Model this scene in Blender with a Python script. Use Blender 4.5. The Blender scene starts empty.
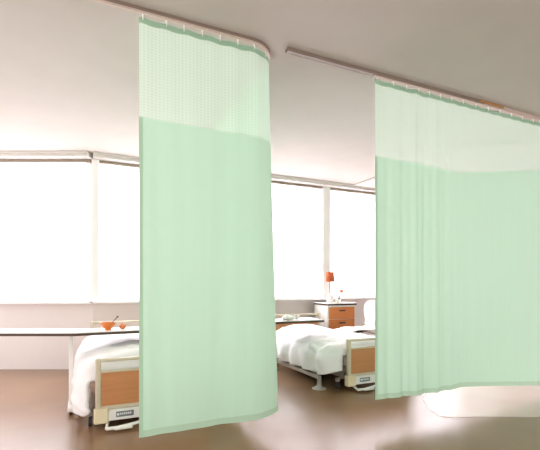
import bpy, bmesh, math, random
from mathutils import Vector, noise
random.seed(7)
S = bpy.context.scene
COL = S.collection
PI = math.pi
CEIL = 3.05
EYE = 1.2

# ------------------------------------------------------------------ helpers
def lin(c):
    return tuple(((v/255)/12.92 if v/255 <= .04045 else ((v/255+.055)/1.055)**2.4) for v in c) + (1,)

def tag(o, label=None, cat=None, group=None, kind=None):
    if label: o['label'] = label
    if cat: o['category'] = cat
    if group: o['group'] = group
    if kind: o['kind'] = kind
    return o

def mat(name, rgb, rough=.6, metal=0.0, spec=.5, noise_scale=0, noise_amt=.08, bump=0, bump_scale=200, sheen=0):
    m = bpy.data.materials.new(name); m.use_nodes = True
    nt = m.node_tree; b = nt.nodes['Principled BSDF']
    b.inputs['Base Color'].default_value = lin(rgb)
    b.inputs['Roughness'].default_value = rough
    b.inputs['Metallic'].default_value = metal
    b.inputs['Specular IOR Level'].default_value = spec
    if sheen: b.inputs['Sheen Weight'].default_value = sheen
    tc = nt.nodes.new('ShaderNodeTexCoord')
    if noise_scale:
        n = nt.nodes.new('ShaderNodeTexNoise'); n.inputs['Scale'].default_value = noise_scale
        n.inputs['Detail'].default_value = 4
        nt.links.new(tc.outputs['Object'], n.inputs['Vector'])
        r = nt.nodes.new('ShaderNodeValToRGB')
        c = lin(rgb)
        r.color_ramp.elements[0].color = tuple(v*(1-noise_amt) for v in c[:3])+(1,)
        r.color_ramp.elements[1].color = tuple(min(1, v*(1+noise_amt)) for v in c[:3])+(1,)
        r.color_ramp.elements[0].position = .3; r.color_ramp.elements[1].position = .7
        nt.links.new(n.outputs['Fac'], r.inputs['Fac'])
        nt.links.new(r.outputs['Color'], b.inputs['Base Color'])
    if bump:
        n2 = nt.nodes.new('ShaderNodeTexNoise'); n2.inputs['Scale'].default_value = bump_scale
        nt.links.new(tc.outputs['Object'], n2.inputs['Vector'])
        bp = nt.nodes.new('ShaderNodeBump'); bp.inputs['Strength'].default_value = bump; bp.inputs['Distance'].default_value = .01
        nt.links.new(n2.outputs['Fac'], bp.inputs['Height']); nt.links.new(bp.outputs['Normal'], b.inputs['Normal'])
    return m

def wood(name, rgb, scale=6, axis='Z'):
    m = bpy.data.materials.new(name); m.use_nodes = True
    nt = m.node_tree; b = nt.nodes['Principled BSDF']; b.inputs['Roughness'].default_value = .45
    tc = nt.nodes.new('ShaderNodeTexCoord'); mp = nt.nodes.new('ShaderNodeMapping')
    mp.inputs['Scale'].default_value = (1.5, 20, 20) if axis == 'X' else (20, 20, 1.5)
    n = nt.nodes.new('ShaderNodeTexNoise'); n.inputs['Scale'].default_value = scale*.5; n.inputs['Detail'].default_value = 5
    r = nt.nodes.new('ShaderNodeValToRGB'); c = lin(rgb)
    r.color_ramp.elements[0].color = tuple(v*.94 for v in c[:3])+(1,)
    r.color_ramp.elements[1].color = tuple(min(1, v*1.05) for v in c[:3])+(1,)
    r.color_ramp.elements[0].position = .35; r.color_ramp.elements[1].position = .65
    L = nt.links.new
    L(tc.outputs['Object'], mp.inputs['Vector']); L(mp.outputs['Vector'], n.inputs['Vector'])
    L(n.outputs['Fac'], r.inputs['Fac']); L(r.outputs['Color'], b.inputs['Base Color'])
    return m

def cloth(name, rgb, trans_rgb, tfac, clear=0.0, mesh=False, weave=600):
    """woven fabric that lets light through; mesh=True adds the open holes of a net"""
    m = bpy.data.materials.new(name); m.use_nodes = True
    nt = m.node_tree; nt.nodes.clear(); N = nt.nodes.new; L = nt.links.new
    out = N('ShaderNodeOutputMaterial'); d = N('ShaderNodeBsdfDiffuse'); t = N('ShaderNodeBsdfTranslucent')
    d.inputs['Color'].default_value = lin(rgb); t.inputs['Color'].default_value = lin(trans_rgb)
    mx = N('ShaderNodeMixShader'); mx.inputs[0].default_value = tfac
    L(d.outputs[0], mx.inputs[1]); L(t.outputs[0], mx.inputs[2])
    uv = N('ShaderNodeUVMap'); uv.uv_map = 'UVMap'
    sp = N('ShaderNodeSeparateXYZ'); L(uv.outputs[0], sp.inputs[0])
    # thread irregularity (slubs) along both directions
    mp = N('ShaderNodeMapping'); mp.inputs['Scale'].default_value = (26, .8, 1); L(uv.outputs[0], mp.inputs[0])
    nz = N('ShaderNodeTexNoise'); nz.inputs['Scale'].default_value = 1; nz.inputs['Detail'].default_value = 3; L(mp.outputs[0], nz.inputs['Vector'])
    cr = N('ShaderNodeValToRGB'); c = lin(rgb)
    cr.color_ramp.elements[0].color = tuple(v*.985 for v in c[:3])+(1,); cr.color_ramp.elements[0].position = .3
    cr.color_ramp.elements[1].color = tuple(min(1, v*1.008) for v in c[:3])+(1,); cr.color_ramp.elements[1].position = .7
    L(nz.outputs['Fac'], cr.inputs['Fac']); L(cr.outputs['Color'], d.inputs['Color'])
    last = mx
    if mesh or clear:
        tr = N('ShaderNodeBsdfTransparent'); m2 = N('ShaderNodeMixShader')
        if mesh:
            def wave(sock, f):
                a = N('ShaderNodeMath'); a.operation = 'MULTIPLY'; a.inputs[1].default_value = f; L(sock, a.inputs[0])
                s = N('ShaderNodeMath'); s.operation = 'SINE'; L(a.outputs[0], s.inputs[0])
                p = N('ShaderNodeMath'); p.operation = 'MAXIMUM'; p.inputs[1].default_value = 0; L(s.outputs[0], p.inputs[0])
                return p
            wx = wave(sp.outputs['X'], 2*PI/.026); wy = wave(sp.outputs['Y'], 2*PI/.020)
            ml = N('ShaderNodeMath'); ml.operation = 'MULTIPLY'; L(wx.outputs[0], ml.inputs[0]); L(wy.outputs[0], ml.inputs[1])
            ma = N('ShaderNodeMath'); ma.operation = 'MULTIPLY_ADD'; ma.inputs[1].default_value = .14; ma.inputs[2].default_value = clear
            L(ml.outputs[0], ma.inputs[0]); L(ma.outputs[0], m2.inputs[0])
        else:
            m2.inputs[0].default_value = clear
        L(mx.outputs[0], m2.inputs[1]); L(tr.outputs[0], m2.inputs[2]); last = m2
    L(last.outputs[0], out.inputs[0])
    return m

def emit(name, rgb, st):
    m = bpy.data.materials.new(name); m.use_nodes = True
    nt = m.node_tree; nt.nodes.clear()
    o = nt.nodes.new('ShaderNodeOutputMaterial'); e = nt.nodes.new('ShaderNodeEmission')
    e.inputs[0].default_value = lin(rgb); e.inputs[1].default_value = st
    nt.links.new(e.outputs[0], o.inputs[0]); return m

def rootloc(o):
    v = Vector((0, 0, 0))
    while o is not None:
        v += o.location; o = o.parent
    return v

class MB:
    """collects shapes in world (or local) coordinates and links them as ONE mesh object"""
    def __init__(s): s.bm = bmesh.new()
    def box(s, x0, x1, y0, y1, z0, z1, bev=0):
        b = bmesh.new()
        r = bmesh.ops.create_cube(b, size=1)
        for v in b.verts:
            v.co = Vector(((x0+x1)/2+v.co.x*(x1-x0), (y0+y1)/2+v.co.y*(y1-y0), (z0+z1)/2+v.co.z*(z1-z0)))
        if bev: bmesh.ops.bevel(b, geom=b.edges[:], offset=bev, segments=3, affect='EDGES', profile=.5)
        s.merge(b); return s
    def prism(s, pts, z0, z1):
        b = s.bm
        lo = [b.verts.new((p[0], p[1], z0)) for p in pts]; hi = [b.verts.new((p[0], p[1], z1)) for p in pts]
        n = len(pts)
        b.faces.new(lo[::-1]); b.faces.new(hi)
        for i in range(n): b.faces.new((lo[i], lo[(i+1) % n], hi[(i+1) % n], hi[i]))
        return s
    def merge(s, b):
        me = bpy.data.meshes.new('t'); b.to_mesh(me); b.free(); s.bm.from_mesh(me); bpy.data.meshes.remove(me)
    def tube(s, pts, r, n=10, r2=None):
        pts = [Vector(p) for p in pts]; b = s.bm; rings = []
        up = Vector((0, 0, 1))
        for i, p in enumerate(pts):
            t = (pts[min(i+1, len(pts)-1)] - pts[max(i-1, 0)]).normalized()
            a = t.cross(up)
            if a.length < .05: a = t.cross(Vector((0, 1, 0)))
            a.normalize(); c = t.cross(a).normalized()
            rr = r if r2 is None else r + (r2-r)*i/(len(pts)-1)
            rings.append([b.verts.new(p + (a*math.cos(2*PI*k/n)+c*math.sin(2*PI*k/n))*rr) for k in range(n)])
        for i in range(len(rings)-1):
            for k in range(n):
                b.faces.new((rings[i][k], rings[i][(k+1) % n], rings[i+1][(k+1) % n], rings[i+1][k]))
        b.faces.new(rings[0][::-1]); b.faces.new(rings[-1]); return s
    def lathe(s, c, prof, n=28, cap=True):
        b = s.bm; rings = []
        for r, z in prof:
            rings.append([b.verts.new((c[0]+r*math.cos(2*PI*k/n), c[1]+r*math.sin(2*PI*k/n), c[2]+z)) for k in range(n)])
        for i in range(len(rings)-1):
            for k in range(n):
                b.faces.new((rings[i][k], rings[i][(k+1) % n], rings[i+1][(k+1) % n], rings[i+1][k]))
        if cap:
            b.faces.new(rings[0][::-1]); b.faces.new(rings[-1])
        return s
    def ball(s, c, r, sc=(1, 1, 1)):
        b = bmesh.new(); bmesh.ops.create_uvsphere(b, u_segments=20, v_segments=12, radius=r)
        for v in b.verts: v.co = Vector((c[0]+v.co.x*sc[0], c[1]+v.co.y*sc[1], c[2]+v.co.z*sc[2]))
        s.merge(b); return s
    def sweep(s, path, w, z0, z1):
        """rectangular bar following a plan polyline"""
        b = s.bm; P = [Vector((p[0], p[1])) for p in path]; rings = []
        for i, p in enumerate(P):
            t = (P[min(i+1, len(P)-1)] - P[max(i-1, 0)]).normalized(); nrm = Vector((-t.y, t.x))
            l = p+nrm*w/2; r = p-nrm*w/2
            rings.append([b.verts.new((l.x, l.y, z0)), b.verts.new((r.x, r.y, z0)), b.verts.new((r.x, r.y, z1)), b.verts.new((l.x, l.y, z1))])
        for i in range(len(rings)-1):
            for k in range(4): b.faces.new((rings[i][k], rings[i][(k+1) % 4], rings[i+1][(k+1) % 4], rings[i+1][k]))
        b.faces.new(rings[0][::-1]); b.faces.new(rings[-1]); return s
    def build(s, name, m, parent=None, smooth=False, local=False, solid=0, sub=0):
        me = bpy.data.meshes.new(name)
        bmesh.ops.recalc_face_normals(s.bm, faces=s.bm.faces[:])
        if parent is not None and not local:
            off = rootloc(parent)
            for v in s.bm.verts: v.co -= off
        s.bm.to_mesh(me); s.bm.free()
        me.materials.append(m)
        if smooth:
            for p in me.polygons: p.use_smooth = True
        o = bpy.data.objects.new(name, me); COL.objects.link(o)
        if parent is not None: o.parent = parent
        if solid:
            md = o.modifiers.new('s', 'SOLIDIFY'); md.thickness = solid; md.offset = 0
        if sub:
            md = o.modifiers.new('u', 'SUBSURF'); md.levels = sub; md.render_levels = sub
        return o

def grid(fn, nu, nv, uvfn=None):
    """surface from fn(i/nu, j/nv)"""
    mb = MB(); b = mb.bm; uvl = b.loops.layers.uv.new('UVMap')
    V = [[b.verts.new(fn(i/nu, j/nv)) for j in range(nv+1)] for i in range(nu+1)]
    for i in range(nu):
        for j in range(nv):
            f = b.faces.new((V[i][j], V[i+1][j], V[i+1][j+1], V[i][j+1]))
            for l, (a, c) in zip(f.loops, ((i, j), (i+1, j), (i+1, j+1), (i, j+1))):
                l[uvl].uv = uvfn(a/nu, c/nv) if uvfn else (a/nu, c/nv)
    return mb

def empty(name, loc, label, cat, group=None, rz=0):
    o = bpy.data.objects.new(name, None); COL.objects.link(o); o.location = loc; o.rotation_euler = (0, 0, rz)
    o.empty_display_size = .1
    return tag(o, label, cat, group)

def struct(mb, name, m, parent=None):
    o = mb.build(name, m, parent)
    if parent is None: o['kind'] = 'structure'
    return o

# ------------------------------------------------------------------ materials
M = {}
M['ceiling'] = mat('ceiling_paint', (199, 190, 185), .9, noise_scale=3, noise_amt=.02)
M['wall'] = mat('wall_paint', (238, 228, 228), .85, noise_scale=2, noise_amt=.015)
M['frame'] = mat('window_frame_paint', (250, 246, 246), .5)
M['head'] = mat('window_head_paint', (214, 208, 203), .55)
M['frame_dark'] = mat('window_head_metal', (150, 134, 120), .5)
M['track'] = mat('track_taupe', (140, 124, 112), .45, .1)
M['track_light'] = mat('track_cream', (204, 186, 174), .5)
M['track_brown'] = mat('track_brown', (176, 132, 84), .5)
M['white'] = mat('white_plastic', (244, 240, 236), .45)
M['cream'] = mat('cream_plastic', (240, 222, 190), .5)
M['cream_metal'] = mat('beige_metal', (216, 202, 180), .4, .1)
M['grey_metal'] = mat('grey_painted_metal', (176, 168, 160), .4, .3)
M['chrome'] = mat('chrome', (210, 206, 202), .2, 1)
M['dark'] = mat('dark_rubber', (52, 44, 42), .6)
M['dark_edge'] = mat('dark_brown_edge', (72, 46, 34), .4)
M['linen'] = mat('white_bed_linen', (252, 248, 250), .9, bump=.35, bump_scale=22)
M['mattress'] = mat('mattress_ticking', (228, 222, 216), .9)
M['bedwood'] = wood('bed_panel_wood', (208, 140, 92), 5, 'X')
M['cabwood'] = wood('drawer_wood', (208, 122, 62), 6, 'X')
M['orange'] = mat('orange_glaze', (236, 128, 56), .35)
M['shade'] = cloth('lamp_shade_fabric', (212, 128, 92), (230, 140, 90), .35)
M['egg'] = mat('pale_orange_shell', (226, 132, 84), .5)
M['label'] = mat('label_grey', (120, 128, 136), .5)
M['green_leaf'] = mat('stem_green', (110, 130, 84), .6)
M['silver'] = mat('steel', (190, 184, 180), .3, .9)
GREEN = (214, 238, 214)
M['fabric'] = cloth('green_curtain_fabric', (204, 238, 216), (206, 240, 216), .25)
M['net'] = cloth('green_net', (230, 255, 238), (232, 255, 240), .22, clear=.24, mesh=True)
M['header'] = cloth('green_header_tape', (158, 190, 164), (150, 190, 160), .15)
M['hem'] = cloth('green_hem_fabric', (190, 222, 197), (190, 226, 196), .2)
M['slat'] = cloth('white_blind_slats', (250, 246, 244), (255, 252, 250), .5)

def glass(name):
    m = bpy.data.materials.new(name); m.use_nodes = True
    b = m.node_tree.nodes['Principled BSDF']
    b.inputs['Base Color'].default_value = (.95, .97, .97, 1); b.inputs['Roughness'].default_value = .05
    b.inputs['Transmission Weight'].default_value = .9; b.inputs['IOR'].default_value = 1.3
    return m
M['glass'] = glass('clear_glass')
M['pane'] = emit('daylit_frosted_window_pane', (249, 247, 255), 10.5)

# floor : polished taupe vinyl with faint mottling
def floor_mat(name, rgb, rough):
    m = mat(name, rgb, rough, spec=.6, noise_scale=1.6, noise_amt=.06)
    return m
M['floor'] = floor_mat('floor_taupe_vinyl', (146, 112, 84), .26)
M['painted_reflection'] = floor_mat('floor_painted_reflection', (222, 204, 194), .3)  # pale reflection on the floor, put into a base colour

# ------------------------------------------------------------------ room shell
# wall line: from the bend at (BX, WY) it runs right (+x); left of the bend it turns towards the camera's left
BX, WY = .14, 6.32
Fv = Vector((.4195, .9078)); Rv = Vector((.9078, -.4195))
LEFT_LEN = 2.6
LP = Vector((BX, WY)) - Rv*LEFT_LEN                  # far left end of the angled stretch
X1 = 9.0
def shell_poly(grow=0):
    return [(LP.x, LP.y), (BX, WY), (X1, WY), (X1, -2.2), (LP.x, -2.2)]
struct(MB().prism([(LP.x-.2, LP.y+.35), (BX, WY+.3), (X1+.2, WY+.3), (X1+.2, -2.4), (LP.x-.2, -2.4)], -.12, 0), 'floor', M['floor'])
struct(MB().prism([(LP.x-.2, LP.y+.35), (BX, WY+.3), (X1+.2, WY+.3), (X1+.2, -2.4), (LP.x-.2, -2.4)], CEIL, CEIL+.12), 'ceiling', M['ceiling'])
# lowered ceiling field beyond the right bed
q = Vector((4.53, 3.71)); q2 = q + Rv*4.0
struct(MB().prism([(4.53, WY-.02), (4.53, 3.71), (q2.x, q2.y), (X1-.02, q2.y), (X1-.02, WY-.02)], CEIL-.025, CEIL-.001), 'trim_1', M['ceiling'])
SILL, HEAD = .965, 2.98
# right stretch of window wall
struct(MB().box(BX, X1, WY, WY+.18, 0, SILL).box(BX, X1, WY, WY+.18, HEAD, CEIL), 'wall_back', M['wall'])
struct(MB().box(X1, X1+.15, -2.2, WY+.18, 0, CEIL), 'wall_right', M['wall'])

def rotmesh(mb):
    """turn the mesh about the bend so that its +x runs along the angled stretch (drawn with x<0 left of bend)"""
    ang = math.atan2(Rv.y, Rv.x)
    for v in mb.bm.verts:
        x, y = v.co.x, v.co.y
        v.co.x = BX + x*math.cos(ang) - y*math.sin(ang); v.co.y = WY + x*math.sin(ang) + y*math.cos(ang)
    return mb
struct(rotmesh(MB().box(-LEFT_LEN, 0, 0, .18, 0, SILL).box(-LEFT_LEN, 0, 0, .18, HEAD, CEIL)), 'wall_back_left', M['wall'])

# mullions, sill, head
idn = lambda mb: mb
def trimpart(tf, n, mb, m): return struct(tf(mb), n, m)
MUL = [(BX-.015, BX+.08), (2.03, 2.17), (3.95, 4.11), (5.95, 6.1), (7.5, 7.65)]
tn = 2
for a, b in MUL:
    struct(MB().box(a, b, WY-.05, WY+.16, SILL, HEAD, .006), 'trim_%d' % tn, M['frame']); tn += 1
struct(MB().box(BX, X1, WY-.15, WY, SILL-.03, SILL+.002, .006), 'trim_%d' % tn, M['frame']); tn += 1
struct(rotmesh(MB().box(-LEFT_LEN, 0, -.15, 0, SILL-.03, SILL+.002, .006)), 'trim_%d' % tn, M['frame']); tn += 1
struct(MB().box(BX, X1, WY-.16, WY, HEAD-.0, CEIL-.03, .004).box(BX, X1, WY-.18, WY-.0, CEIL-.03, CEIL-.001), 'trim_%d' % tn, M['head']); tn += 1
struct(rotmesh(MB().box(-LEFT_LEN, .01, -.16, 0, HEAD, CEIL-.03, .004).box(-LEFT_LEN, .01, -.18, 0, CEIL-.03, CEIL-.001)), 'trim_%d' % tn, M['head']); tn += 1
struct(MB().box(BX, X1, WY-.012, WY-.0005, 0, .07), 'baseboard_back', M['frame'])

# windows: frosted daylit pane in a frame; blinds in front
def window(n, x0, x1, tf):
    p = MB().box(x0+.04, x1-.04, .085, .095, SILL+.04, HEAD-.04)
    f = MB()
    for a in ((x0, x0+.04), (x1-.04, x1)): f.box(a[0], a[1], .06, .12, SILL, HEAD)
    f.box(x0+.04, x1-.04, .06, .12, SILL, SILL+.04).box(x0+.04, x1-.04, .06, .12, HEAD-.04, HEAD)
    fo = struct(tf(f), 'window_%d' % n, M['frame'])
    tf(p).build('pane', M['pane'], fo)
def shift(mb):
    for v in mb.bm.verts: v.co.y += WY
    return mb

def blind(x0, x1, tf, loc, label):
    root = empty('window_blind', (loc[0], loc[1], SILL), label, 'blind', 'white blinds along the window wall')
    z0, z1 = SILL+.03, HEAD-.045
    tf0 = tf
    def tf(mb):
        for v in mb.bm.verts: v.co.y -= .012
        return tf0(mb)
    tf(MB().box(x0, x1, -.035, .015, z1, HEAD-.003, .003)).build('head_rail', M['frame_dark'], root)
    sl = MB(); pitch = .034; z = z0+.03
    tilt = R_(62)
    while z < z1-.01:
        dy, dz = .021*math.cos(tilt), .021*math.sin(tilt)
        b = sl.bm
        v = [b.verts.new((x0+.005, -.01-dy, z-dz)), b.verts.new((x1-.005, -.01-dy, z-dz)), b.verts.new((x1-.005, -.0125, z+.002)), b.verts.new((x0+.005, -.0125, z+.002)),
             b.verts.new((x1-.005, -.01+dy, z+dz)), b.verts.new((x0+.005, -.01+dy, z+dz))]
        b.faces.new((v[0], v[1], v[2], v[3])); b.faces.new((v[3], v[2], v[4], v[5]))
        z += pitch
    tf(sl).build('slats', M['slat'], root)
    tf(MB().box(x0+.003, x1-.003, -.022, .0, z0-.012, z0+.006, .003)).build('bottom_rail', M['white'], root)
    for k in range(3):
        xx = x0+(x1-x0)*(.15+.35*k)
        tf(MB().box(xx-.004, xx+.004, -.034, -.032, z0, z1)).build('ladder_tape', M['white'], root)
    tf(MB().tube([(x1-.06, -.045, z1), (x1-.06, -.045, z0+.5)], .006, 6)).build('tilt_wand', M['frame'], root)
R_ = math.radians

wins = [(-2.5, -.07, rotmesh, 'leftmost white slatted blind, on the window left of the first mullion'),
        (BX+.10, 2.03, shift, 'white slatted blind just right of the left mullion, running behind the tall green curtain'),
        (2.17, 3.94, shift, 'white slatted blind between the tall curtain and the mullion behind the orange lamp'),
        (4.12, 5.95, shift, 'white slatted blind right of the lamp, disappearing behind the right green curtain'),
        (6.1, 7.5, shift, 'white slatted blind wholly veiled by the right green curtain')]
BL = [(-2.55, -.015), (BX+.085, 2.025), (2.175, 3.945), (4.115, 5.945), (6.105, 7.495)]
for i, (a, b, tf, lb) in enumerate(wins):
    window(i+1, a, b, tf)
    a, b = BL[i]
    if tf is shift: loc = ((a+b)/2, WY)
    else:
        c = Vector((BX, WY))+Rv*((a+b)/2); loc = (c.x, c.y)
    blind(a, b, tf, loc, lb)

# floor's pale reflection beyond the right curtain, painted as a thin flat patch
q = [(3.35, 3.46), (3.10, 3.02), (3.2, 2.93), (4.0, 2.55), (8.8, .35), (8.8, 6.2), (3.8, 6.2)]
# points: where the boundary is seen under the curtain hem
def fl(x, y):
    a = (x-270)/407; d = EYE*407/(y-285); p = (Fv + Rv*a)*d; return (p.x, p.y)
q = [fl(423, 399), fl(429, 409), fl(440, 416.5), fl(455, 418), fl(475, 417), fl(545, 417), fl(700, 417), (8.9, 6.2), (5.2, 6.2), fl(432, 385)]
struct(MB().prism(q, .0005, .003), 'trim_%d' % tn, M['painted_reflection']); tn += 1

# ------------------------------------------------------------------ curtain tracks
RY = 2.83                                        # both tracks run on this line, parallel to the window wall
CX = 1.365; RAD = .20                            # corner of the L shaped track
pathA = [(-.9, RY), (CX-RAD, RY)]
for k in range(1, 10):
    an = -PI/2 + PI/2*k/9
    pathA.append((CX-RAD+RAD*math.cos(an), RY+RAD+RAD*math.sin(an)))
pathA.append((CX, 6.0))
t = empty('curtain_track', (-.9, RY, CEIL), 'L-shaped taupe curtain track on the ceiling, curving round the left bed', 'curtain track')
MB().sweep(pathA, .034, CEIL-.022, CEIL-.001).build('track_body', M['track'], t)
MB().sweep(pathA, .026, CEIL-.036, CEIL-.022).build('track_lip', M['track_light'], t)
t = empty('curtain_track', (1.45, RY, CEIL), 'straight taupe curtain track on the ceiling, carrying the right curtain', 'curtain track')
MB().sweep([(1.45, RY), (3.66, RY)], .042, CEIL-.030, CEIL-.001).build('track_body', M['track'], t)
MB().sweep([(2.3, RY), (3.66, RY)], .03, CEIL-.038, CEIL-.030).build('track_lip', M['track_light'], t)
MB().sweep([(3.66, RY), (5.6, RY)], .03, CEIL-.038, CEIL-.001).build('track_extension', M['track_light'], t)
MB().sweep([(3.60, RY-.022), (3.96, RY-.022)], .012, CEIL-.024, CEIL-.002).build('splice_plate', M['track_brown'], t)

# ------------------------------------------------------------------ curtains
def resample(path, step):
    P = [Vector((p[0], p[1])) for p in path]; out = [P[0]]; S_ = [0.0]
    tot = 0
    for a, b in zip(P, P[1:]):
        L = (b-a).length; n = max(1, int(round(L/step)))
        for k in range(1, n+1):
            out.append(a+(b-a)*k/n); S_.append(tot+L*k/n)
        tot += L
    return out, S_

def curtain(name, path, offs, seam, hem, label, folds, net_to=1e9, top=CEIL-.062, hooks=(), flare=0, round_r=0):
    P, SS = resample(path, .012)
    n = len(P)-1
    root = empty(name, (P[0].x, P[0].y, 0), label, 'curtain')
    nr = []
    for i in range(n+1):
        tg = (P[min(i+1, n)]-P[max(i-1, 0)]).normalized(); nr.append(Vector((tg.y, -tg.x)))
    def pt(i, z, push=0):
        s = SS[i]; k = (top-z)/top
        o = folds(s, k)+push
        p = P[i]+nr[i]*o
        if flare:                      # the cloth widens a touch towards the floor
            w = max(0, 1-abs(s-flare[0])/.25)
            p = p + Vector((flare[1]*k*w, 0))
        return Vector((p.x, p.y, z))
    def panel(nm, m, z_hi, z_lo, rows, push=0, i0=0, i1=n, solid=0):
        def f(a, b):
            i = i0+int(round(a*(i1-i0))); s = SS[i]
            zh, zl = z_hi(s), z_lo(s); return pt(i, zh+(zl-zh)*b, push)
        def uvf(a, b):
            i = i0+int(round(a*(i1-i0))); s = SS[i]; zh, zl = z_hi(s), z_lo(s)
            return (s, zh+(zl-zh)*b)
        g = grid(f, i1-i0, rows, uvf)
        return g.build(nm, m, root, smooth=True)
    T = lambda s: top-.004*(1-math.cos(2*PI*s/.16))
    HD = lambda s: T(s)-.038
    panel('header_tape', M['header'], T, HD, 2)
    ie = max([k for k in range(n+1) if SS[k] <= net_to])
    panel('net_panel', M['net'], HD, seam, 16, i1=ie)
    HB = lambda s: hem(s)+.045
    panel('fabric_panel', M['fabric'], seam, HB, 50, i1=ie)
    if ie < n: panel('fabric_panel', M['fabric'], HD, HB, 60, i0=ie, i1=n)
    panel('bottom_hem', M['hem'], HB, hem, 3)
    panel('side_hem', M['hem'], lambda s: seam(s), lambda s: hem(s), 50, push=.0025, i0=0, i1=2)
    for s in hooks:
        i = min(range(n+1), key=lambda k: abs(SS[k]-s)); p = pt(i, top)
        h = MB().box(P[i].x-.005, P[i].x+.005, P[i].y-.005, P[i].y+.005, CEIL-.05, CEIL-.0365).tube([(P[i].x, P[i].y, CEIL-.045), (p.x, p.y-.003, top+.0), (p.x, p.y-.004, top-.018)], .0035, 6)
        h.build('hook', M['white'], root)
    return root

# left curtain : L shaped; end at the left, round the corner, back towards the windows
U0 = .345
pc = [(U0, RY), (CX-RAD, RY)] + pathA[2:-1] + [(CX, 5.5)]
front_len = CX-RAD-U0
def foldsA(s, k):
    k2 = .25+.75*k
    a = .008*math.sin(s*7.5+.6)+.005*math.sin(s*17+1.3)+.004*math.sin(s*31+.4*math.sin(s*9))
    g = min(1, max(0, (s-front_len-RAD*1.57-.05)/.35))     # the return hangs in deep gathers
    return a*k2 + .003*math.sin(2*PI*s/.16)*(1-k) + g*.045*math.sin(2*PI*s/.115)*(.6+.4*k)
def hemA(s):
    corner = front_len+RAD*1.1
    z = .185
    return z
def seamA(s): return 2.322-.004*math.sin(s*3)
curtain('hospital_curtain', pc, 0, seamA, hemA, 'tall mint green curtain with net top hanging in front of the left bed', foldsA,
        net_to=front_len+RAD*PI/2, hooks=[.03, .175, .30, .435, .565, .70, .83, .96, 1.10, 1.26, 1.42, 1.6, 1.8, 2.0, 2.2, 2.4, 2.6], flare=(front_len+RAD*1.3, .085))

# right curtain
V0 = 2.312
def lerp(pts, s):
    if s <= pts[0][0]: return pts[0][1]
    for (a, b), (c, d) in zip(pts, pts[1:]):
        if s <= c:
            t_ = (s-a)/(c-a); return b+(d-b)*t_
    return pts[-1][1]
def foldsB(s, k):
    env = math.exp(-((s-.55)/.38)**2)          # bunched pleats in the middle, flat to the right
    a = .022*env*math.sin(s*30+1.2*math.sin(s*6)) + .008*env*math.sin(s*71+1)
    a += .010*math.sin(s*2.2+.5)*k
    a += .02*math.exp(-((s-1.0)/.05)**2)*(.3+.7*k)
    return a*(.35+.65*k)
seamB = lambda s: lerp([(0, 2.325), (.5, 2.318), (1.0, 2.295), (1.06, 2.30), (2.25, 2.468), (4, 2.6)], s)
hemB = lambda s: lerp([(0, .20), (.5, .188), (.9, .19), (1.02, .205), (2.25, .09), (4, -.0)], s)+.003
curtain('hospital_curtain', [(V0, RY), (5.3, RY)], 0, seamB, hemB, 'wide mint green curtain with net top, pleated at its left end, right of the bays', foldsB,
        top=CEIL-.058, hooks=[.03, .2, .36, .5, .64, .78, .92, 1.08, 1.26, 1.44, 1.62, 1.8, 1.98, 2.16, 2.34, 2.52, 2.7, 2.88])

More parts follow.
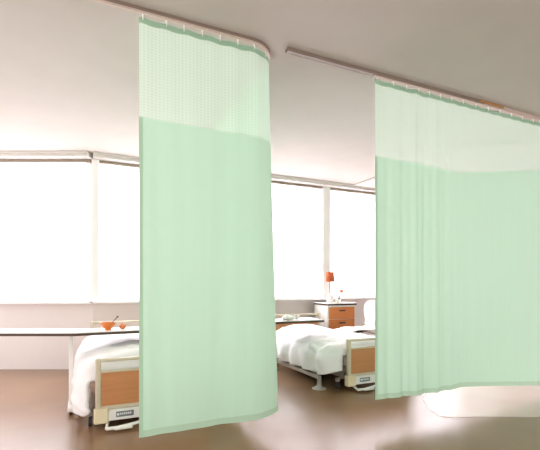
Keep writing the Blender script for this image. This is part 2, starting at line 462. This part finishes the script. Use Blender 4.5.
# ------------------------------------------------------------------ beds
def make_bed(x0, y0, label, W=.93, L=2.12, foot_h=.59, head_h=.73, outer=True):
    r = empty('hospital_bed', (x0, y0, 0), label, 'bed', 'hospital beds')
    def board(nm, ya, yb, h, zb):
        o = MB()
        o.box(x0, x0+.045, ya, yb, zb, h, .012).box(x0+W-.045, x0+W, ya, yb, zb, h, .012)
        o.box(x0+.04, x0+W-.04, ya+.004, yb-.004, h-.03, h-.004, .008)
        o.box(x0+.04, x0+W-.04, ya+.008, yb-.008, h-.12, h-.10, .004)
        o.box(x0+.04, x0+W-.04, ya+.008, yb-.008, zb, zb+.03, .004)
        b = o.build(nm, M['cream_metal'], r, smooth=False)
        MB().box(x0+.045, x0+W-.045, ya+.012, yb-.012, zb+.03, h-.12).build('wood_panel', M['bedwood'], b)
    board('footboard', y0, y0+.045, foot_h, .165)
    board('headboard', y0+L-.045, y0+L, head_h, .2)
    MB().box(x0-.012, x0+.10, y0-.015, y0+.06, .055, .175, .012).build('corner_bumper', M['cream'], r)
    MB().box(x0+W-.10, x0+W+.012, y0-.015, y0+.06, .055, .175, .012).build('corner_bumper', M['cream'], r)
    pf = MB().box(x0+.10, x0+W-.10, y0+.0, y0+.03, .07, .162, .004).build('foot_apron', M['white'], r)
    lp = MB().box(x0+.16, x0+.30, y0-.004, y0-.0005, .095, .14).build('label_plate', M['label'], pf)
    tx = MB()
    for k in range(6): tx.box(x0+.19+k*.016, x0+.20+k*.016, y0-.0055, y0-.004, .112, .128)
    tx.box(x0+.168, x0+.184, y0-.0055, y0-.004, .108, .128)
    tx.build('label_lettering', M['white'], lp)
    MB().box(x0+.02, x0+W-.02, y0+.05, y0+L-.05, .20, .26, .01).box(x0+.1, x0+W-.1, y0+.2, y0+L-.2, .09, .2, .01).build('bed_frame', M['grey_metal'], r)
    for cx in (x0-.035, x0+W+.0):
        for cy in (y0+.16, y0+L-.1):
            c = MB().tube([(cx-.014, cy, .045), (cx+.014, cy, .045)], .045, 18).build('caster', M['dark'], r)
            MB().box(cx-.022, cx+.022, cy-.02, cy+.02, .085, .125, .004).box(cx-.008, cx+.045 if cx < x0+.2 else cx+.008, cy-.01, cy+.01, .11, .13).box(x0+.03 if cx < x0+.2 else cx-.045, x0+.05 if cx < x0+.2 else cx-.025, cy-.01, cy+.01, .11, .21).build('caster_fork', M['grey_metal'], c)
    # low brake pedal bar at the foot
    MB().tube([(x0+.08, y0-.07, .03), (x0+.16, y0-.09, .035), (x0+.30, y0-.07, .045), (x0+.42, y0-.02, .05), (x0+.42, y0+.12, .09)], .014, 8).tube([(x0+.08, y0-.07, .03), (x0+.10, y0+.06, .05), (x0+.14, y0+.2, .1)], .012, 8).box(x0+.14, x0+.28, y0-.115, y0-.065, .022, .04, .006).build('brake_pedal', M['white'], r)
    # slim rail with round pedestal feet along the left side
    if outer:
        ex = x0-.22
        rail = MB().box(ex-.02, ex+.02, y0+.24, y0+L-.1, .11, .155, .008).box(ex, x0+.12, y0+.9, y0+.95, .12, .15).box(ex, x0+.12, y0+1.8, y0+1.85, .12, .15).build('side_rail', M['grey_metal'], r)
        for cy in (y0+.26, y0+1.5):
            MB().lathe((ex, cy, 0), [(.085, 0), (.085, .008), (.06, .018), (.034, .032), (.026, .06), (.026, .11)], 24).build('pedestal_foot', M['grey_metal'], r, smooth=True)
    MB().box(x0+.02, x0+W-.02, y0+.06, y0+L-.06, .262, .43, .04).build('mattress', M['mattress'], r, smooth=True)
    return r

def duvet(x0, y0, label, W=.93, seed=0, left=.2, right=.08, low=.17, drop=0, y_start=.055, Ln=1.60, h=.56, grow=0):
    # cross-section runs from the left bottom, over the top, to the right bottom
    prof = [(-left, 0), (-left-.01, .3), (-left*.95, .6), (-left*.5, .83), (.05, .95), (.2, 1.0), (.5*W, 1.03-drop*.3), (W-.22, .98-drop*.8), (W-.02, .91-drop), (W+right*.7, .8), (W+right, .55), (W+right, .2)]
    def prof_at(a):
        t_ = a*(len(prof)-1); i = min(int(t_), len(prof)-2); f = t_-i
        p0 = prof[max(i-1, 0)]; p1 = prof[i]; p2 = prof[i+1]; p3 = prof[min(i+2, len(prof)-1)]
        def cr(q0, q1, q2, q3): return .5*((2*q1)+(-q0+q2)*f+(2*q0-5*q1+4*q2-q3)*f*f+(-q0+3*q1-3*q2+q3)*f**3)
        return cr(p0[0], p1[0], p2[0], p3[0]), cr(p0[1], p1[1], p2[1], p3[1])
    def f(a, b):
        px, pz = prof_at(a)
        y = y0+y_start+b*Ln
        end = min(b/.08, 1)                                   # rounded end near the footboard
        e = math.sin(end*PI/2)
        headup = (grow*b)
        top = h+headup
        lo = low+.05*(1-e)
        z = lo+(top-lo)*pz*(.93+.07*e)
        tuck = max(0, 1-b/.035)
        if pz > .5: z = z*(1-tuck)+min(z, .39)*tuck       # foot end tucked down behind the footboard
        side = 1-min(1, max(0, (px+.02)/.12))                 # 1 on the hanging left side
        x = x0+px*(1 if px < 0 else 1)
        if px < 0: x = x0+px*(.15+.85*e)
        nz = noise.noise(Vector((x*3.2+seed, y*2.4, z*3)))
        nz2 = noise.noise(Vector((x*8+seed, y*7, z*4+3)))
        z += .022*nz*(pz > .8)+.010*nz2*(pz > .7)
        # radiating folds on the hanging side
        wv = math.sin(y*19+seed+2.2*noise.noise(Vector((y*2, z*2, seed))))
        rg = (1-abs(noise.noise(Vector((x*5+seed, y*3.3+x*2, z*5)))*2))**3
        z += .012*rg*(pz > .7)
        x -= side*.026*rg
        x -= side*(.030*wv*(1-pz*.8)+.02*nz+.012*nz2)
        y += .012*nz2
        return Vector((x, y, z))
    o = grid(f, 66, 90).build('duvet', M['linen'], None, smooth=True, solid=.03)
    tag(o, label, 'duvet', 'duvets on the hospital beds'); return o

def pillow(cx, cy, z, label):
    def f(a, b):
        th = a*2*PI; ph = -PI/2+b*PI
        sg = lambda v, p: math.copysign(abs(v)**p, v)
        x = .30*sg(math.cos(ph), .5)*sg(math.cos(th), .55); y = .19*sg(math.cos(ph), .5)*sg(math.sin(th), .55); zz = .07*sg(math.sin(ph), .9)
        k = 1-.35*(abs(x)/.3)**3*1-.25*(abs(y)/.19)**3
        return Vector((cx+x, cy+y, z+.07+zz*k))
    o = grid(f, 40, 20).build('pillow', M['linen'], None, smooth=True)
    tag(o, label, 'pillow', 'pillows at the heads of the beds'); return o

B1 = (.10, 3.63); B2 = (2.715, 3.78)
make_bed(*B1, 'low hospital bed with wood footboard at left, partly behind the tall curtain', outer=False)
make_bed(*B2, 'low hospital bed with wood footboard between the curtains, beside the drawer cabinet')
duvet(*B1, 'puffy white duvet on the left bed, under the tray table with the orange bowl', seed=1.3, left=.125, low=.09, h=.59, grow=.02)
duvet(*B2, 'puffy white duvet on the right bed, hanging over its slim side rail', seed=8.1, left=.24, low=.185, h=.535, grow=.03, right=.02, drop=.14)
pillow(B1[0]+.47, B1[1]+1.86, .435, 'white pillow at the head of the left bed, behind the orange bowl')
pillow(B2[0]+.47, B2[1]+1.86, .435, 'white pillow at the head of the right bed, near the drawer cabinet')

# ------------------------------------------------------------------ overbed tables
def table(x0, x1, y0, y1, z, label, legx, bend=None):
    r = empty('overbed_table', ((x0+x1)/2, (y0+y1)/2, 0), label, 'table', 'overbed tables')
    P = lambda g: [(x0-g, y0-g), (x1+g, y0-g), (x1+g, y1+g), (x0-g, y1+g)] if not bend else [(bend-g*.2, y0-g), (x1+g, y0-g), (x1+g, y1+g), (bend+.08, y1+g), tuple(Vector((bend+.08, y1+g))-Rv*1.6), tuple(Vector((bend, y0-g))-Rv*1.6)]
    MB().prism(P(0), z-.008, z).build('table_top', M['white'], r)
    MB().prism(P(.003), z-.032, z-.0085).build('edge_band', M['dark_edge'], r)
    for lx in legx:
        l = MB().box(lx-.018, lx+.018, (y0+y1)/2-.03, (y0+y1)/2+.03, .06, z-.032, .006).build('leg', M['white'], r)
        MB().box(lx-.025, lx+.025, y0+.0, y1-.0, .03, .07, .008).build('foot', M['white'], r)
        for cy in (y0+.03, y1-.03): MB().tube([(lx-.01, cy, .022), (lx+.01, cy, .022)], .022, 14).build('caster', M['dark'], r)
    return r
TZ = .76
table(-1.6, 1.18, 4.16, 4.52, TZ, 'long white-topped overbed table across the left bed, holding the orange bowl', (-.095, 1.13), bend=-.06)
table(1.52, 2.80, 4.42, 4.80, TZ, 'white-topped overbed table left of the right bed, holding a dish and cup', (1.6, 1.9))

# orange bowl with spoon, fruit
bx, by = .232, 4.27
r = empty('bowl', (bx, by, TZ), 'orange bowl with a spoon in it on the left overbed table', 'bowl')
MB().lathe((bx, by, TZ+.0005), [(.026, 0), (.03, .006), (.026, .012), (.05, .03), (.066, .052), (.072, .074), (.066, .074), (.058, .05), (.02, .022)], 30).build('bowl_body', M['orange'], r, smooth=True)
tag(MB().tube([(bx+.01, by, TZ+.03), (bx+.05, by, TZ+.085), (bx+.085, by, TZ+.125)], .004, 8).ball((bx+.088, by, TZ+.127), .009).build('spoon', M['dark_edge'], None, smooth=True), 'dark spoon standing in the orange bowl', 'spoon')
o = MB().ball((.345+.02, by, TZ+.031), .031, (1, 1, .95)).tube([(.365, by, TZ+.058), (.367, by, TZ+.066)], .002, 6).build('tangerine', M['egg'], None, smooth=True)
tag(o, 'small round orange fruit right of the orange bowl', 'fruit')

# dish and cup on the right table
r = empty('covered_dish', (2.36, 4.56, TZ), 'white covered dish on the table left of the right bed', 'dish')
MB().lathe((2.36, 4.56, TZ+.0005), [(.05, 0), (.085, .018), (.09, .024), (.084, .024), (.05, .01)], 28).build('plate', M['white'], r, smooth=True)
MB().lathe((2.36, 4.56, TZ+.0245), [(.076, 0), (.07, .02), (.04, .034), (.014, .038), (.012, .048), (.001, .05)], 28).build('lid', M['white'], r, smooth=True)
r = empty('cup', (2.50, 4.60, TZ), 'small white cup right of the covered dish', 'cup')
MB().lathe((2.50, 4.60, TZ+.0005), [(.02, 0), (.03, .02), (.034, .055), (.031, .055), (.026, .02), (.001, .008)], 24).build('cup_body', M['white'], r, smooth=True)
MB().tube([(2.533, 4.6, TZ+.045), (2.552, 4.6, TZ+.042), (2.554, 4.6, TZ+.025), (2.531, 4.6, TZ+.02)], .004, 6).build('handle', M['white'], r, smooth=True)

# ------------------------------------------------------------------ bedside cabinet
c0, c1, cy0, cy1, ch = 3.705, 4.265, 5.72, 6.16, .895
r = empty('bedside_cabinet', ((c0+c1)/2, (cy0+cy1)/2, 0), 'white bedside cabinet with wooden drawers under the lit window', 'cabinet')
MB().box(c0, c1, cy0+.02, cy1, .06, ch-.03, .004).box(c0+.03, c1-.03, cy0+.06, cy1-.02, 0, .06).build('body', M['white'], r)
MB().box(c0-.012, c1+.012, cy0-.012, cy1, ch-.036, ch-.010, .003).build('top_edge', M['dark_edge'], r)
MB().box(c0-.012, c1+.012, cy0-.012, cy1, ch-.0095, ch, .002).build('top', M['white'], r)
for z0, z1 in ((.63, .828), (.425, .622), (.08, .417)):
    d = MB().box(c0+.025, c1-.025, cy0+.0, cy0+.0195, z0, z1, .003).build('drawer' if z0 > .1 else 'door', M['cabwood'], r)
    MB().box((c0+c1)/2-.06, (c0+c1)/2+.06, cy0-.014, cy0-.0005, z1-.07, z1-.045, .004).build('handle', M['dark'], d)

lx, ly = 3.86, 5.9
r = empty('table_lamp', (lx, ly, ch), 'small lamp with terracotta orange shade on the bedside cabinet', 'lamp')
MB().lathe((lx, ly, ch+.0005), [(.05, 0), (.055, .01), (.055, .09), (.045, .12), (.018, .14), (.012, .155)], 24).build('base', M['white'], r, smooth=True)
MB().tube([(lx, ly, ch+.15), (lx, ly, ch+.43)], .009, 8).build('stem', M['track'], r)
MB().lathe((lx, ly, ch+.36), [(.078, 0), (.064, .165)], 32, cap=False).build('lamp_shade', M['shade'], r, smooth=True, solid=.003)
MB().ball((lx, ly, ch+.45), .026).build('bulb', emit('lamp_bulb', (255, 220, 180), 3), r, smooth=True)

# flower vase
vx, vy = 4.06, 5.92
r = empty('flower_vase', (vx, vy, ch), 'small glass vase with thin stems and an orange flower on the cabinet', 'vase')
MB().lathe((vx, vy, ch+.0005), [(.03, 0), (.038, .01), (.04, .07), (.03, .10), (.032, .115), (.028, .115), (.026, .10), (.034, .07), (.03, .02)], 22).build('glass_body', M['glass'], r, smooth=True)
stalk = MB().tube([(vx, vy, ch+.02), (vx-.01, vy, ch+.14), (vx-.05, vy, ch+.25)], .004, 6).tube([(vx, vy, ch+.02), (vx+.01, vy, ch+.12), (vx+.05, vy, ch+.20)], .004, 6).tube([(vx, vy, ch+.02), (vx-.015, vy, ch+.1), (vx-.03, vy, ch+.17)], .0025, 6).build('stems', M['green_leaf'], r)
fm = MB()
for k in range(6):
    an = k*PI/3; fm.ball((vx+.05+.017*math.cos(an), vy, ch+.2+.014*math.sin(an)), .022, (1, .5, 1))
fm.build('orange_bloom', M['egg'], r, smooth=True)
fm = MB()
for k in range(5):
    an = k*2*PI/5; fm.ball((vx-.052+.012*math.cos(an), vy, ch+.256+.008*math.sin(an)), .016, (1, .6, 1))
fm.build('pale_bloom', M['cream'], r, smooth=True)
for k, (jx, h_, lb) in enumerate(((3.94, .045, 'small white jar beside the lamp base on the cabinet'), (3.985, .035, 'low cream jar next to the glass vase on the cabinet'))):
    r = empty('jar', (jx, 5.84, ch), lb, 'jar')
    MB().lathe((jx, 5.84, ch+.0005), [(.018, 0), (.02, .004), (.02, h_-.008), (.016, h_)], 18).build('jar_body', M['white' if k == 0 else 'cream'], r, smooth=True)
    MB().lathe((jx, 5.84, ch+h_+.001), [(.017, 0), (.017, .009), (.014, .011)], 18).build('lid', M['silver'], r, smooth=True)

# ------------------------------------------------------------------ shell chair (faces -x, towards the bed)
def chair(x, y, rz, label):
    r = empty('shell_chair', (x, y, 0), label, 'chair', rz=rz)
    r.scale = (1.1, 1.1, 1.1)
    # side profile (x forward, z up), from front lip to back top, with widths
    pr = [(.235, .435, .17), (.20, .455, .195), (.10, .462, .215), (0, .455, .22), (-.10, .452, .205), (-.165, .468, .165), (-.195, .51, .12), (-.21, .57, .105), (-.225, .64, .145), (-.25, .73, .195), (-.272, .81, .20), (-.284, .845, .165), (-.290, .868, .10)]
    def f(a, b):
        t_ = a*(len(pr)-1); i = min(int(t_), len(pr)-2); q_ = t_-i; q_ = q_
        p, s = pr[i], pr[i+1]
        px, pz, w = [p[k]+(s[k]-p[k])*q_ for k in range(3)]
        v = (b-.5)*2
        curl = (.018*(v*v)) if t_ < 5 else 0
        bow = .03*v*v if t_ > 6 else 0
        return Vector((px+bow, v*w, pz+curl))
    grid(f, 36, 14).build('shell', M['white'], r, smooth=True, local=True, solid=.012)
    for sx, sy in ((1, 1), (1, -1), (-1, 1), (-1, -1)):
        MB().tube([(.03*sx, .03*sy, .44), (.13*sx, .13*sy, .415), (.17*sx, .17*sy, .38), (.24*sx, .215*sy, .005)], .010, 10).build('leg', M['chrome'], r, smooth=True, local=True)
    MB().lathe((0, 0, .425), [(.06, 0), (.065, .008), (.06, .018)], 20).build('mount', M['dark'], r, local=True)
chair(3.955, 5.20, PI, 'white moulded shell chair with chrome legs beside the right bed, by the wooden drawers')

# ------------------------------------------------------------------ light
w = bpy.data.worlds.new('World'); S.world = w; w.use_nodes = True
w.node_tree.nodes['Background'].inputs[0].default_value = (1.0, .97, .935, 1)
w.node_tree.nodes['Background'].inputs[1].default_value = 1.95

# ------------------------------------------------------------------ camera
cd = bpy.data.cameras.new('Camera'); cam = bpy.data.objects.new('Camera', cd); COL.objects.link(cam)
cam.location = (0, 0, EYE)
cam.rotation_euler = (PI/2, 0, -math.atan2(Fv.x, Fv.y))
cd.sensor_fit = 'HORIZONTAL'; cd.sensor_width = 36; cd.lens = 407*36/540
cd.shift_y = (285-225)/540
cd.clip_start = .05
S.camera = cam
vs = S.view_settings
vs.view_transform = 'Standard'; vs.look = 'None'; vs.gamma = 1; vs.use_curve_mapping = False; vs.exposure = 0.0
